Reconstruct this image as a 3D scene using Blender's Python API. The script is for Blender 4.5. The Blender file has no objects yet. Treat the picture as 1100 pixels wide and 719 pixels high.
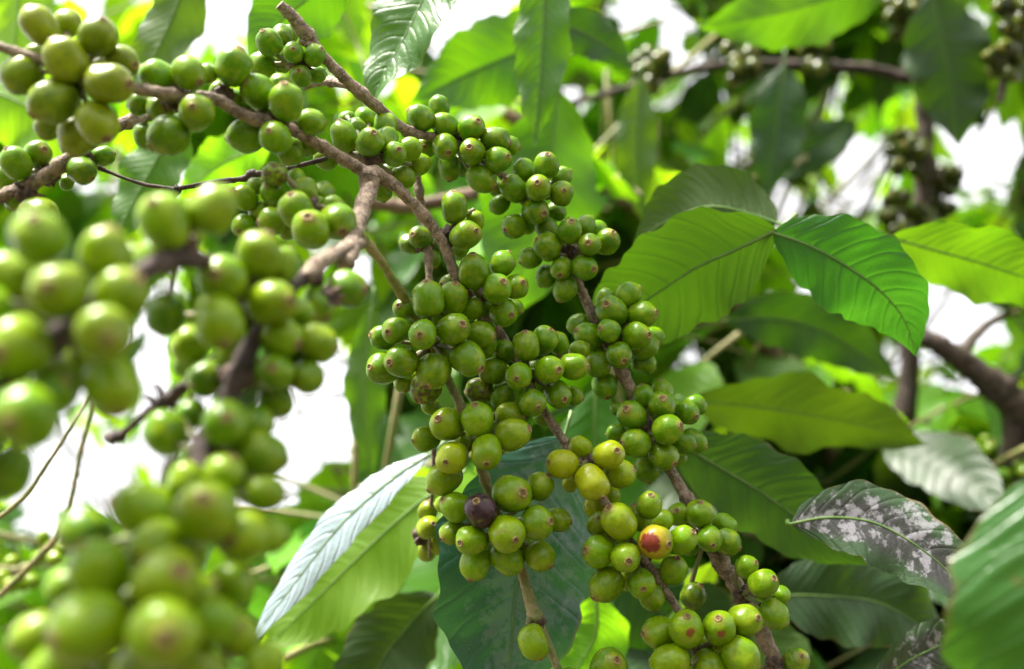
import bpy, bmesh, math, random
from mathutils import Vector, Matrix, Quaternion, noise
random.seed(7)
SC = bpy.context.scene
C = SC.collection
# ------------------------------------------------------------------ camera
PITCH = math.radians(24.0)
CAM = Vector((0, 0, 1.5))
RT = Vector((1, 0, 0)); FW = Vector((0, math.cos(PITCH), math.sin(PITCH))); UP = Vector((0, -math.sin(PITCH), math.cos(PITCH)))
FPX = 35.0 / 36.0 * 1100.0
cd = bpy.data.cameras.new('camera'); cam = bpy.data.objects.new('camera', cd); C.objects.link(cam)
cam.location = CAM; cam.rotation_euler = (math.pi / 2 + PITCH, 0, 0)
cd.lens = 35; cd.sensor_width = 36; cd.clip_start = 0.01; cd.clip_end = 2000
cd.dof.use_dof = True; cd.dof.focus_distance = 0.455; cd.dof.aperture_fstop = 4.1; cd.dof.aperture_blades = 9
SC.camera = cam
# ------------------------------------------------------------------ world + sun (bright hazy day, exposed for the shade)
SUN_EL, SUN_AZ = 62.0, -118.0        # azimuth measured from the view direction, negative = left
w = bpy.data.worlds.new('World'); SC.world = w; w.use_nodes = True
nt = w.node_tree; bg = nt.nodes['Background']; sky = nt.nodes.new('ShaderNodeTexSky'); sky.sky_type = 'NISHITA'
sky.sun_disc = False; sky.sun_elevation = math.radians(SUN_EL); sky.sun_rotation = math.radians(SUN_AZ)
sky.dust_density = 6.0; sky.air_density = 1.0; sky.ozone_density = 1.0
hs = nt.nodes.new('ShaderNodeHueSaturation'); hs.inputs['Saturation'].default_value = 0.3
nt.links.new(sky.outputs[0], hs.inputs['Color']); # thin bright cloud sheet over the blue, brighter where it is thicker
tcw = nt.nodes.new('ShaderNodeTexCoord'); nz = nt.nodes.new('ShaderNodeTexNoise'); nz.inputs['Scale'].default_value = 2.2; nz.inputs['Detail'].default_value = 5
nt.links.new(tcw.outputs['Generated'], nz.inputs['Vector'])
cr = nt.nodes.new('ShaderNodeMapRange'); nt.links.new(nz.outputs['Fac'], cr.inputs[0]); cr.inputs[1].default_value = 0.3; cr.inputs[2].default_value = 0.7; cr.inputs[3].default_value = 0.65; cr.inputs[4].default_value = 0.85
cm = nt.nodes.new('ShaderNodeMix'); cm.data_type = 'RGBA'; nt.links.new(cr.outputs[0], cm.inputs[0]); nt.links.new(hs.outputs[0], cm.inputs[6]); cm.inputs[7].default_value = (4.6, 4.5, 4.68, 1)
nt.links.new(cm.outputs[2], bg.inputs[0]); bg.inputs[1].default_value = 0.11
sl = bpy.data.lights.new('sun', 'SUN'); so = bpy.data.objects.new('sun', sl); C.objects.link(so)
sl.energy = 4.8; sl.angle = math.radians(20); sl.color = (1, 0.95, 0.86)
az = math.radians(SUN_AZ); el = math.radians(SUN_EL)
sd = Vector((math.sin(az) * math.cos(el), math.cos(az) * math.cos(el), math.sin(el)))
so.rotation_euler = sd.to_track_quat('Z', 'Y').to_euler(); so.location = (0, 0, 6)
SC.view_settings.view_transform = 'Standard'; SC.view_settings.look = 'None'
SC.view_settings.gamma = 1; SC.view_settings.exposure = 2.17
SC.cycles.max_bounces = 10; SC.cycles.transmission_bounces = 8; SC.cycles.diffuse_bounces = 6

# ------------------------------------------------------------------ helpers
def P(x, y, d):
    return CAM + FW * d + RT * ((x - 550) / FPX * d) + UP * ((359.5 - y) / FPX * d)
def pix(p):
    v = p - CAM; d = v.dot(FW)
    if d < 0.02: return (0, 0, d)
    return (550 + v.dot(RT) / d * FPX, 359.5 - v.dot(UP) / d * FPX, d)
def tag(o, label=None, cat=None, group=None, kind=None):
    if label: o['label'] = label
    if cat: o['category'] = cat
    if group: o['group'] = group
    if kind: o['kind'] = kind
    return o
def mesh_obj(name, me, parent=None, loc=None):
    o = bpy.data.objects.new(name, me); C.objects.link(o)
    if parent is not None: o.parent = parent
    if loc is not None: o.location = loc
    return o
def empty(name, loc):
    o = bpy.data.objects.new(name, None); C.objects.link(o); o.location = loc
    o.empty_display_size = 0.02
    return o
def smooth(me):
    me.polygons.foreach_set('use_smooth', [True] * len(me.polygons))
def spline(pts, n):
    """catmull-rom through tuples of floats, n steps a span"""
    out = []
    L = len(pts)
    for i in range(L - 1):
        p0 = pts[max(i - 1, 0)]; p1 = pts[i]; p2 = pts[i + 1]; p3 = pts[min(i + 2, L - 1)]
        for k in range(n):
            t = k / n
            out.append(tuple(0.5 * (2 * b + (c - a) * t + (2 * a - 5 * b + 4 * c - d) * t * t + (3 * b - a - 3 * c + d) * t ** 3) for a, b, c, d in zip(p0, p1, p2, p3)))
    out.append(tuple(pts[-1]))
    return out

# ------------------------------------------------------------------ materials
def newmat(name):
    m = bpy.data.materials.new(name); m.use_nodes = True
    n = m.node_tree; n.nodes.clear(); return m, n
class N:
    def __init__(s, nt): s.nt = nt
    def node(s, t, **k):
        o = s.nt.nodes.new(t)
        for a, b in k.items(): setattr(o, a, b)
        return o
    def set(s, inp, v):
        if isinstance(v, bpy.types.NodeSocket): s.nt.links.new(v, inp)
        else: inp.default_value = v
    def math(s, op, a, b=None, c=None, clamp=False):
        o = s.node('ShaderNodeMath', operation=op, use_clamp=clamp); s.set(o.inputs[0], a)
        if b is not None: s.set(o.inputs[1], b)
        if c is not None: s.set(o.inputs[2], c)
        return o.outputs[0]
    def mix(s, f, a, b, mode='MIX'):
        o = s.node('ShaderNodeMix', data_type='RGBA', blend_type=mode); s.set(o.inputs[0], f)
        s.set(o.inputs[6], a if not isinstance(a, tuple) else (*a, 1)); s.set(o.inputs[7], b if not isinstance(b, tuple) else (*b, 1))
        return o.outputs[2]
    def ss(s, x, lo, hi):
        o = s.node('ShaderNodeMapRange', interpolation_type='SMOOTHSTEP'); s.set(o.inputs[0], x)
        s.set(o.inputs[1], lo); s.set(o.inputs[2], hi); return o.outputs[0]
    def noise(s, vec, scale, detail=3, rough=0.55):
        o = s.node('ShaderNodeTexNoise'); s.set(o.inputs['Vector'], vec); o.inputs['Scale'].default_value = scale
        o.inputs['Detail'].default_value = detail; o.inputs['Roughness'].default_value = rough; return o.outputs['Fac']
    def bump(s, h, strength, dist, normal=None):
        o = s.node('ShaderNodeBump'); s.set(o.inputs['Height'], h); o.inputs['Strength'].default_value = strength
        o.inputs['Distance'].default_value = dist
        if normal is not None: s.set(o.inputs['Normal'], normal)
        return o.outputs[0]
    def vec(s, op, a, b):
        o = s.node('ShaderNodeVectorMath', operation=op); s.set(o.inputs[0], a); s.set(o.inputs[1], b); return o.outputs[0]

def berry_mat(name, special=None):
    m, nt = newmat(name); n = N(nt)
    tc = n.node('ShaderNodeTexCoord'); oi = n.node('ShaderNodeObjectInfo')
    off = n.math('MULTIPLY', oi.outputs['Random'], 61.0)
    cmb = n.node('ShaderNodeCombineXYZ'); [n.set(cmb.inputs[i], off) for i in range(3)]
    ov = tc.outputs['Object']; v = n.vec('ADD', ov, cmb.outputs[0])
    mp = n.node('ShaderNodeMapping'); n.set(mp.inputs[0], v); mp.inputs['Scale'].default_value = (1, 1, 0.16)
    streak = n.noise(mp.outputs[0], 5.5, 4)
    big = n.noise(v, 1.3, 2); mid = n.noise(v, 3.2, 4); fine = n.noise(v, 38, 2)
    col = oi.outputs['Color']
    yel = n.mix(0.4, col, (0.28, 0.34, 0.012))
    c = n.mix(n.ss(big, 0.42, 0.72), col, yel)
    c = n.mix(n.math('MULTIPLY', n.ss(streak, 0.5, 0.75), 0.25), c, (0.22, 0.34, 0.02))
    dark = n.mix(1.0, c, (0.5, 0.66, 0.5), 'MULTIPLY')
    c = n.mix(n.math('MULTIPLY', n.ss(mid, 0.52, 0.72), 0.7), c, dark)
    # tiny pale lenticels
    vo = n.node('ShaderNodeTexVoronoi'); n.set(vo.inputs['Vector'], v); vo.inputs['Scale'].default_value = 11
    c = n.mix(n.math('MULTIPLY', n.ss(vo.outputs['Distance'], 0.13, 0.06), 0.4), c, (0.4, 0.48, 0.10))
    # tan ring at calyx, size varies a berry at a time
    sx = n.node('ShaderNodeSeparateXYZ'); n.set(sx.inputs[0], ov)
    zz = n.math('ADD', sx.outputs[2], n.math('MULTIPLY', n.math('SUBTRACT', mid, 0.5), 0.25))
    ring = n.ss(zz, 0.97, 1.09)
    c = n.mix(n.math('MULTIPLY', ring, n.math('ADD', 0.1, n.math('MULTIPLY', oi.outputs['Random'], 0.6))), c, (0.20, 0.19, 0.02))
    # scuffs: brownish and silvery bruises
    scuff = n.ss(n.noise(v, 2.1, 5, 0.7), 0.60, 0.68)
    c = n.mix(n.math('MULTIPLY', scuff, 0.55), c, (0.16, 0.10, 0.05))
    rub = n.ss(n.noise(v, 4.3, 5, 0.7), 0.62, 0.74)
    c = n.mix(n.math('MULTIPLY', rub, 0.28), c, (0.24, 0.30, 0.08))
    vs = n.node('ShaderNodeTexVoronoi'); n.set(vs.inputs['Vector'], v); vs.inputs['Scale'].default_value = 3.1
    c = n.mix(n.math('MULTIPLY', n.ss(vs.outputs['Distance'], 0.10, 0.05), 0.75), c, (0.10, 0.05, 0.03))
    if special == 'ripening':
        mp2 = n.node('ShaderNodeMapping'); n.set(mp2.inputs[0], ov); mp2.inputs['Location'].default_value = (0.3, 0.35, -0.35)
        sp = n.node('ShaderNodeVectorMath', operation='LENGTH'); n.set(sp.inputs[0], n.vec('SUBTRACT', ov, (-0.88, 0.1, 0.38)))
        dd = n.math('ADD', sp.outputs['Value'], n.math('MULTIPLY', n.math('SUBTRACT', n.noise(ov, 2.2, 4, .6), .5), 0.9))
        c = n.mix(n.ss(dd, 1.7, 0.7), c, (0.31, 0.23, 0.012))
        c = n.mix(n.ss(dd, 0.68, 0.56), c, (0.15, 0.024, 0.012))
    if special == 'spot':
        sp = n.node('ShaderNodeVectorMath', operation='LENGTH'); n.set(sp.inputs[0], n.vec('SUBTRACT', ov, (0.5, -0.62, 0.62)))
        dd = n.math('ADD', sp.outputs['Value'], n.math('MULTIPLY', n.math('SUBTRACT', n.noise(ov, 2.2, 4, .6), .5), 0.9))
        c = n.mix(n.ss(dd, 0.32, 0.2), c, (0.16, 0.055, 0.012))
    if special == 'purple':
        c = n.mix(n.ss(n.noise(ov, 1.6, 5, .6), 0.56, 0.74), n.mix(n.ss(mid, 0.35, 0.7), (0.018, 0.008, 0.014), (0.055, 0.024, 0.030)), n.mix(.5, c, (0.05, 0.02, 0.012)))
    if special == 'brown':
        c = n.mix(n.ss(mid, 0.4, 0.62), c, (0.07, 0.04, 0.02))
    b = n.node('ShaderNodeBsdfPrincipled'); n.set(b.inputs['Base Color'], c)
    n.set(b.inputs['Roughness'], n.math('ADD', 0.12, n.math('MULTIPLY', mid, 0.30)))
    b.inputs['Specular IOR Level'].default_value = 0.27
    if special not in ('purple',):
        b.inputs['Subsurface Weight'].default_value = 0.1; b.inputs['Subsurface Scale'].default_value = 0.003
        b.inputs['Subsurface Radius'].default_value = (0.9, 1.0, 0.05)
    hgt = n.math('ADD', n.math('MULTIPLY', fine, 0.25), n.math('ADD', n.math('MULTIPLY', streak, 0.5), mid))
    n.set(b.inputs['Normal'], n.bump(hgt, 0.18, 0.001))
    o = n.node('ShaderNodeOutputMaterial'); n.set(o.inputs[0], b.outputs[0]); return m

def simple_noise_mat(name, c1, c2, scale, rough=0.8, bump=0.6, dist=0.001, stretch=None, c3=None):
    m, nt = newmat(name); n = N(nt); tc = n.node('ShaderNodeTexCoord')
    v = tc.outputs['Object']
    f = n.noise(v, scale, 5, 0.62); g = n.noise(v, scale * 3.7, 3)
    c = n.mix(n.ss(f, 0.38, 0.62), c1, c2)
    if c3: c = n.mix(n.math('MULTIPLY', n.ss(g, 0.52, 0.68), 0.75), c, c3)
    b = n.node('ShaderNodeBsdfPrincipled'); n.set(b.inputs['Base Color'], c); b.inputs['Roughness'].default_value = rough
    n.set(b.inputs['Normal'], n.bump(n.math('ADD', f, n.math('MULTIPLY', g, 0.5)), bump, dist))
    o = n.node('ShaderNodeOutputMaterial'); n.set(o.inputs[0], b.outputs[0]); return m

def leaf_mat(name, top, under, trans, mould=0.0, rough=0.32, tw=0.45, mouldcol=(0.42, 0.42, 0.42), spec=0.5, darkspots=0.0):
    m, nt = newmat(name); n = N(nt)
    uv = n.node('ShaderNodeUVMap'); uv.uv_map = 'UVMap'
    s = n.node('ShaderNodeSeparateXYZ'); n.set(s.inputs[0], uv.outputs[0])
    oi = n.node('ShaderNodeObjectInfo'); tc = n.node('ShaderNodeTexCoord')
    at = n.node('ShaderNodeAttribute', attribute_name='leafvar')
    var = at.outputs['Fac']
    a = n.math('ABSOLUTE', n.math('SUBTRACT', n.math('MULTIPLY', s.outputs[0], 2.0), 1.0))
    wob = n.math('MULTIPLY', n.math('SUBTRACT', n.noise(tc.outputs['Object'], 30, 2), 0.5), 0.03)
    ph = n.math('MULTIPLY', n.math('ADD', n.math('SUBTRACT', s.outputs[1], n.math('MULTIPLY', n.math('POWER', a, 1.35), 0.15)), wob), 10.0)
    ph = n.math('ADD', ph, n.math('MULTIPLY', n.math('GREATER_THAN', s.outputs[0], 0.5), 0.35))
    fr = n.math('ABSOLUTE', n.math('SUBTRACT', n.math('FRACT', ph), 0.5))
    fade = n.math('SUBTRACT', 1.0, n.math('MULTIPLY', a, 0.75))
    vein = n.math('MULTIPLY', n.ss(fr, n.math('SUBTRACT', 0.5, n.math('MULTIPLY', fade, 0.045)), 0.497), fade)
    mid = n.ss(a, 0.045, 0.015)
    vv = n.math('MAXIMUM', vein, mid)
    vo = n.node('ShaderNodeTexVoronoi', feature='DISTANCE_TO_EDGE'); n.set(vo.inputs['Vector'], tc.outputs['Object']); vo.inputs['Scale'].default_value = 260
    net = n.ss(vo.outputs['Distance'], 0.08, 0.0)
    nz = n.noise(tc.outputs['Object'], 22, 4); nf = n.noise(tc.outputs['Object'], 170, 4, 0.7)
    hue = n.node('ShaderNodeHueSaturation'); n.set(hue.inputs['Hue'], n.math('ADD', 0.476, n.math('MULTIPLY', var, 0.03)))
    n.set(hue.inputs['Value'], n.math('ADD', 0.75, n.math('MULTIPLY', var, 0.5))); hue.inputs['Saturation'].default_value = 1
    tcol = n.mix(n.ss(nz, 0.3, 0.7), top, tuple(x * 1.35 for x in top))
    tcol = n.mix(n.math('MULTIPLY', vv, 0.5), tcol, tuple(x * 1.6 + 0.02 for x in top))
    if mould > 0:
        mk = n.ss(n.math('ADD', n.math('ADD', n.math('MULTIPLY', nf, 0.75), n.math('MULTIPLY', nz, 0.5)), n.math('MULTIPLY', a, -0.10)), 0.68 - 0.12 * mould, 0.76 - 0.12 * mould)
        mk = n.math('MULTIPLY', mk, n.math('SUBTRACT', 1.0, n.math('MULTIPLY', vv, 0.7)))
        if name == 'leaf_mouldy': tcol = n.mix(n.ss(n.math('ADD', a, nz), 1.35, 0.95), tcol, (0.028, 0.026, 0.026))
        tcol = n.mix(n.math('MULTIPLY', mk, min(1, 0.3 + 0.5 * mould)), tcol, mouldcol)
    edge = n.math('MULTIPLY', n.ss(n.math('ADD', a, n.math('MULTIPLY', n.math('SUBTRACT', nz, .5), .35)), 0.985, 1.03), 0.7)
    tcol = n.mix(edge, tcol, (0.13, 0.08, 0.03))
    tcol = n.mix(n.math('MULTIPLY', net, 0.22), tcol, tuple(x * 1.7 + 0.01 for x in top))
    ds = n.math('ADD', n.noise(tc.outputs['Object'], 60, 3), 0)
    if darkspots > 0:
        tcol = n.mix(n.math('MULTIPLY', n.ss(ds, 0.68, 0.71), darkspots), tcol, (0.12, 0.07, 0.02))
    ucol = n.mix(n.math('MULTIPLY', vv, 0.5), under, tuple(x * 1.7 for x in under))
    geo = n.node('ShaderNodeNewGeometry')
    c = n.mix(geo.outputs['Backfacing'], tcol, ucol); n.set(hue.inputs['Color'], c); c = hue.outputs[0]
    hue2 = n.node('ShaderNodeHueSaturation'); n.set(hue2.inputs['Hue'], n.math('ADD', 0.474, n.math('MULTIPLY', var, 0.034)))
    tr = n.mix(n.math('MULTIPLY', vv, 0.45), trans, tuple(x * 0.45 for x in trans))
    tr = n.mix(n.ss(nz, 0.35, 0.7), tr, n.mix(1.0, tr, (0.75, 0.85, 0.8), 'MULTIPLY')); n.set(hue2.inputs['Color'], tr)
    hue2.inputs['Saturation'].default_value = 1.0; hue2.inputs['Value'].default_value = 1.0
    b = n.node('ShaderNodeBsdfPrincipled'); n.set(b.inputs['Base Color'], c)
    b.inputs['Specular IOR Level'].default_value = spec
    n.set(b.inputs['Roughness'], n.math('ADD', n.math('ADD', rough, n.math('MULTIPLY', nz, 0.15)), n.math('MULTIPLY', geo.outputs['Backfacing'], 0.2)))
    h = n.math('SUBTRACT', n.math('MULTIPLY', n.math('POWER', n.math('MULTIPLY', fr, 2.0), 4.0), -0.8), n.math('ADD', n.math('MULTIPLY', net, 0.12), n.math('MULTIPLY', nf, -0.15)))
    bp = n.bump(h, 0.5, 0.0012); n.set(b.inputs['Normal'], bp)
    t = n.node('ShaderNodeBsdfTranslucent'); n.set(t.inputs[0], hue2.outputs[0]); n.set(t.inputs['Normal'], bp)
    mx = n.node('ShaderNodeMixShader'); mx.inputs[0].default_value = tw
    n.set(mx.inputs[1], b.outputs[0]); n.set(mx.inputs[2], t.outputs[0])
    o = n.node('ShaderNodeOutputMaterial'); n.set(o.inputs[0], mx.outputs[0]); return m

BM = berry_mat('berry_skin'); BMR = berry_mat('berry_skin_ripening', 'ripening'); BMP = berry_mat('berry_skin_purple', 'purple')
BMS = berry_mat('berry_skin_spotted', 'spot'); BMB = berry_mat('berry_skin_brown', 'brown')
CAL = simple_noise_mat('calyx_scar', (0.11, 0.07, 0.02), (0.28, 0.20, 0.065), 4.0, 0.75, 0.4, 0.01)
CALD = simple_noise_mat('calyx_pit', (0.10, 0.06, 0.02), (0.26, 0.18, 0.07), 6.0, 0.9, 0.4, 0.01)
BARK = simple_noise_mat('twig_bark', (0.10, 0.066, 0.044), (0.24, 0.17, 0.115), 240, 0.8, 1.0, 0.002, c3=(0.32, 0.28, 0.22))
BARKG = simple_noise_mat('green_twig_bark', (0.10, 0.13, 0.02), (0.20, 0.16, 0.06), 160, 0.6, 0.6, 0.0010, c3=(0.26, 0.22, 0.13))
BARKD = simple_noise_mat('dark_bark', (0.022, 0.014, 0.012), (0.06, 0.038, 0.03), 150, 0.85, 0.8, 0.001)
BARKT = simple_noise_mat('trunk_bark', (0.06, 0.035, 0.022), (0.15, 0.09, 0.055), 45, 0.85, 0.8, 0.003, c3=(0.18, 0.14, 0.11))
NODE = simple_noise_mat('dry_node', (0.035, 0.022, 0.018), (0.12, 0.07, 0.05), 260, 0.8, 0.8, 0.001)
PED = simple_noise_mat('pedicel', (0.10, 0.13, 0.03), (0.14, 0.11, 0.05), 200, 0.6, 0.3, 0.0005)
LEAF = leaf_mat('leaf_green', (0.022, 0.080, 0.007), (0.040, 0.105, 0.008), (0.135, 0.31, 0.003), tw=0.42)
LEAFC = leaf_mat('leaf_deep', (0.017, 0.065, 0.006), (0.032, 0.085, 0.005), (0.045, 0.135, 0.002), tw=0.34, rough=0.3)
LEAFY = leaf_mat('leaf_backlit', (0.07, 0.20, 0.010), (0.10, 0.24, 0.012), (0.40, 0.78, 0.01), tw=0.56)  # backlit glow put into a brighter, yellower copy of the leaf
LEAFB = leaf_mat('leaf_dusty', (0.009, 0.050, 0.027), (0.07, 0.14, 0.06), (0.04, 0.16, 0.02), mould=0.7, rough=0.33, tw=0.15, mouldcol=(0.10, 0.125, 0.13), spec=0.6)
LEAFM = leaf_mat('leaf_mouldy', (0.020, 0.045, 0.014), (0.05, 0.1, 0.04), (0.05, 0.12, 0.01), mould=0.62, rough=0.5, tw=0.12, mouldcol=(0.33, 0.31, 0.35))
LEAFG = leaf_mat('leaf_glossy', (0.016, 0.082, 0.012), (0.05, 0.14, 0.02), (0.06, 0.24, 0.006), rough=0.22, tw=0.38, spec=0.6, darkspots=0.5)
LEAFS = leaf_mat('leaf_sky_glare', (0.30, 0.37, 0.42), (0.24, 0.31, 0.3), (0.25, 0.34, 0.32), rough=0.2, tw=0.08, spec=0.9)  # sky glare painted in as a pale silver-blue base colour
LEAFD = leaf_mat('leaf_shaded', (0.010, 0.036, 0.006), (0.025, 0.060, 0.008), (0.055, 0.14, 0.002), rough=0.4, tw=0.3)  # darker copy of the leaf, shade put into its colour

# ------------------------------------------------------------------ berries
def berry_mesh(seed):
    rnd = random.Random(seed); me = bpy.data.meshes.new('berry'); bm = bmesh.new()
    S = 36; prof = []
    el = 1.11 + rnd.uniform(-0.08, 0.14); sq = rnd.uniform(0.02, 0.08)
    for i in range(22):
        th = math.pi * (i / 24.0)        # from stem end (bottom) upward
        r = math.sin(th); z = -math.cos(th)
        rr = r * (1 + sq * math.sin(2 * th) ** 2)
        zz = z * el
        if i < 3: zz += (3 - i) * 0.012
        prof.append((rr, zz, 0))
    zt = prof[-1][1]
    cr = rnd.uniform(0.19, 0.28); fl = rnd.uniform(.02, .10)
    prof += [(cr * 1.25, el * 0.985, 0), (cr * 1.08, el * 0.990, 0), (cr * 1.0, el * 1.035, 1), (cr * 0.86, el * 1.055, 1), (cr * 0.62, el * 1.045, 1), (cr * 0.5, el * 1.0, 2), (cr * 0.25, el * 0.995, 2), (cr * 0.15, el * 1.04, 2), (0, el * 1.045, 2)]
    rings = []
    off = Vector((rnd.random() * 9, rnd.random() * 9, seed))
    for (r, z, mi) in prof:
        if r < 1e-4:
            rings.append([bm.verts.new((0, 0, z))]); continue
        row = []
        for k in range(S):
            a = 2 * math.pi * k / S
            v = Vector((r * math.cos(a), r * math.sin(a), z))
            d = noise.noise(v * 0.9 + off) * 0.13 * min(1, r * 2)
            flat = 1 - fl * abs(math.cos(a))
            v = Vector((v.x * (1 + d), v.y * (1 + d) * flat, v.z * (1 + d * 0.5)))
            if mi == 1: v += Vector((v.x, v.y, 0)) * 0.16 * noise.noise(Vector((math.cos(a) * 3, math.sin(a) * 3, seed)))
            row.append(bm.verts.new(v))
        rings.append(row)
    for i in range(len(rings) - 1):
        A, B = rings[i], rings[i + 1]; mi = prof[i + 1][2]
        for k in range(S):
            if len(A) == 1: f = bm.faces.new((A[0], B[(k + 1) % S], B[k]))
            elif len(B) == 1: f = bm.faces.new((A[k], A[(k + 1) % S], B[0]))
            else: f = bm.faces.new((A[k], A[(k + 1) % S], B[(k + 1) % S], B[k]))
            f.material_index = mi; f.smooth = True
    bmesh.ops.recalc_face_normals(bm, faces=bm.faces)
    bm.to_mesh(me); bm.free(); me.materials.append(BM); me.materials.append(CAL); me.materials.append(CALD); return me
BERRY = [berry_mesh(s) for s in range(14)]

class Tube:
    def __init__(s): s.v = []; s.f = []; s.m = []
    def add(s, pts, rad, seg=10, mi=0, lump=0.0, seed=0, cap=True):
        """pts world vectors, rad list"""
        base = len(s.v); n = len(pts)
        t0 = (pts[1] - pts[0]).normalized(); nrm = t0.orthogonal().normalized()
        for i in range(n):
            t = (pts[min(i + 1, n - 1)] - pts[max(i - 1, 0)]).normalized()
            nrm = (nrm - t * nrm.dot(t)).normalized(); bi = t.cross(nrm)
            for k in range(seg):
                a = 2 * math.pi * k / seg
                q = nrm * math.cos(a) + bi * math.sin(a)
                r = rad[i]
                if lump: r *= 1 + lump * noise.noise((pts[i] + q * rad[i]) * (1.1 / max(rad[i], 1e-4)) + Vector((seed, 0, 0)))
                s.v.append(pts[i] + q * r)
        for i in range(n - 1):
            for k in range(seg):
                a = base + i * seg + k; b = base + i * seg + (k + 1) % seg
                s.f.append((a, b, b + seg, a + seg)); s.m.append(mi)
        if cap:
            s.f.append(tuple(base + k for k in range(seg))[::-1]); s.m.append(mi)
            s.f.append(tuple(base + (n - 1) * seg + k for k in range(seg))); s.m.append(mi)
    def blob(s, c, r, mi=0, seed=0, sc=(1, 1, 1)):
        bm = bmesh.new(); bmesh.ops.create_icosphere(bm, subdivisions=3, radius=1)
        base = len(s.v); bm.verts.ensure_lookup_table()
        for v in bm.verts:
            d = 1 + 0.45 * noise.noise(v.co * 1.7 + Vector((seed, seed, 0))) + 0.2 * noise.noise(v.co * 5 + Vector((seed, 0, 3)))
            s.v.append(c + Vector((v.co.x * sc[0], v.co.y * sc[1], v.co.z * sc[2])) * r * d)
        for f in bm.faces: s.f.append(tuple(base + v.index for v in f.verts)); s.m.append(mi)
        bm.free()
    def build(s, name, mats, parent=None, origin=Vector((0, 0, 0)), loc=None):
        me = bpy.data.meshes.new(name); me.from_pydata([tuple(v - origin) for v in s.v], [], s.f)
        for m in mats: me.materials.append(m)
        me.polygons.foreach_set('material_index', s.m); smooth(me)
        return mesh_obj(name, me, parent, loc if loc is not None else origin)

GREENS = {'f': (0.118, 0.215, 0.0), 'm': (0.086, 0.188, 0.0), 'r': (0.066, 0.165, 0.0), 'y': (0.19, 0.255, 0.0), 'd': (0.048, 0.11, 0.003), 'b': (0.130, 0.185, 0.003), 'k': (0.006, 0.010, 0.004)}  # last tint paints shaded silhouettes as near-black berry skin
ALL = []           # every berry record, relaxed in depth together
class Bry: pass
def cluster_records(branch, node, d0, tint, items):
    """node = (x,y) pixel-style bearing of the node, items = (x,y,r,layer[,calyxx,calyxy[,kind]])"""
    cl = {'branch': branch, 'node': P(node[0], node[1], node[2] if len(node) > 2 else d0 + 0.004), 'b': []}
    for it in items:
        b = Bry(); b.x, b.y, b.r = it[0], it[1], it[2] * 1.01; lay = it[3]
        b.d = d0 + lay * 0.0105; b.lay = lay; b.tint = tint
        b.cal = (it[4], it[5]) if len(it) > 5 and it[4] is not None else None
        b.kind = it[6] if len(it) > 6 else None
        b.cl = cl; cl['b'].append(b); ALL.append(b)
    return cl
def relax():
    for it in range(60):
        for i in range(len(ALL)):
            A = ALL[i]; pa = P(A.x, A.y, A.d); ra = A.r * A.d / FPX
            for j in range(i + 1, len(ALL)):
                B = ALL[j]
                if abs(A.x - B.x) > A.r + B.r or abs(A.y - B.y) > A.r + B.r: continue
                if abs(A.d - B.d) > 0.04: continue
                rb = B.r * B.d / FPX; dist = (P(B.x, B.y, B.d) - pa).length
                over = (ra + rb) * 0.93 - dist
                if over > 0:
                    s = 1 if (B.d, j) > (A.d, i) else -1
                    A.d -= s * over * 0.3; B.d += s * over * 0.7 if B.lay >= A.lay else s * over * 0.4
                    pa = P(A.x, A.y, A.d); ra = A.r * A.d / FPX
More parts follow.
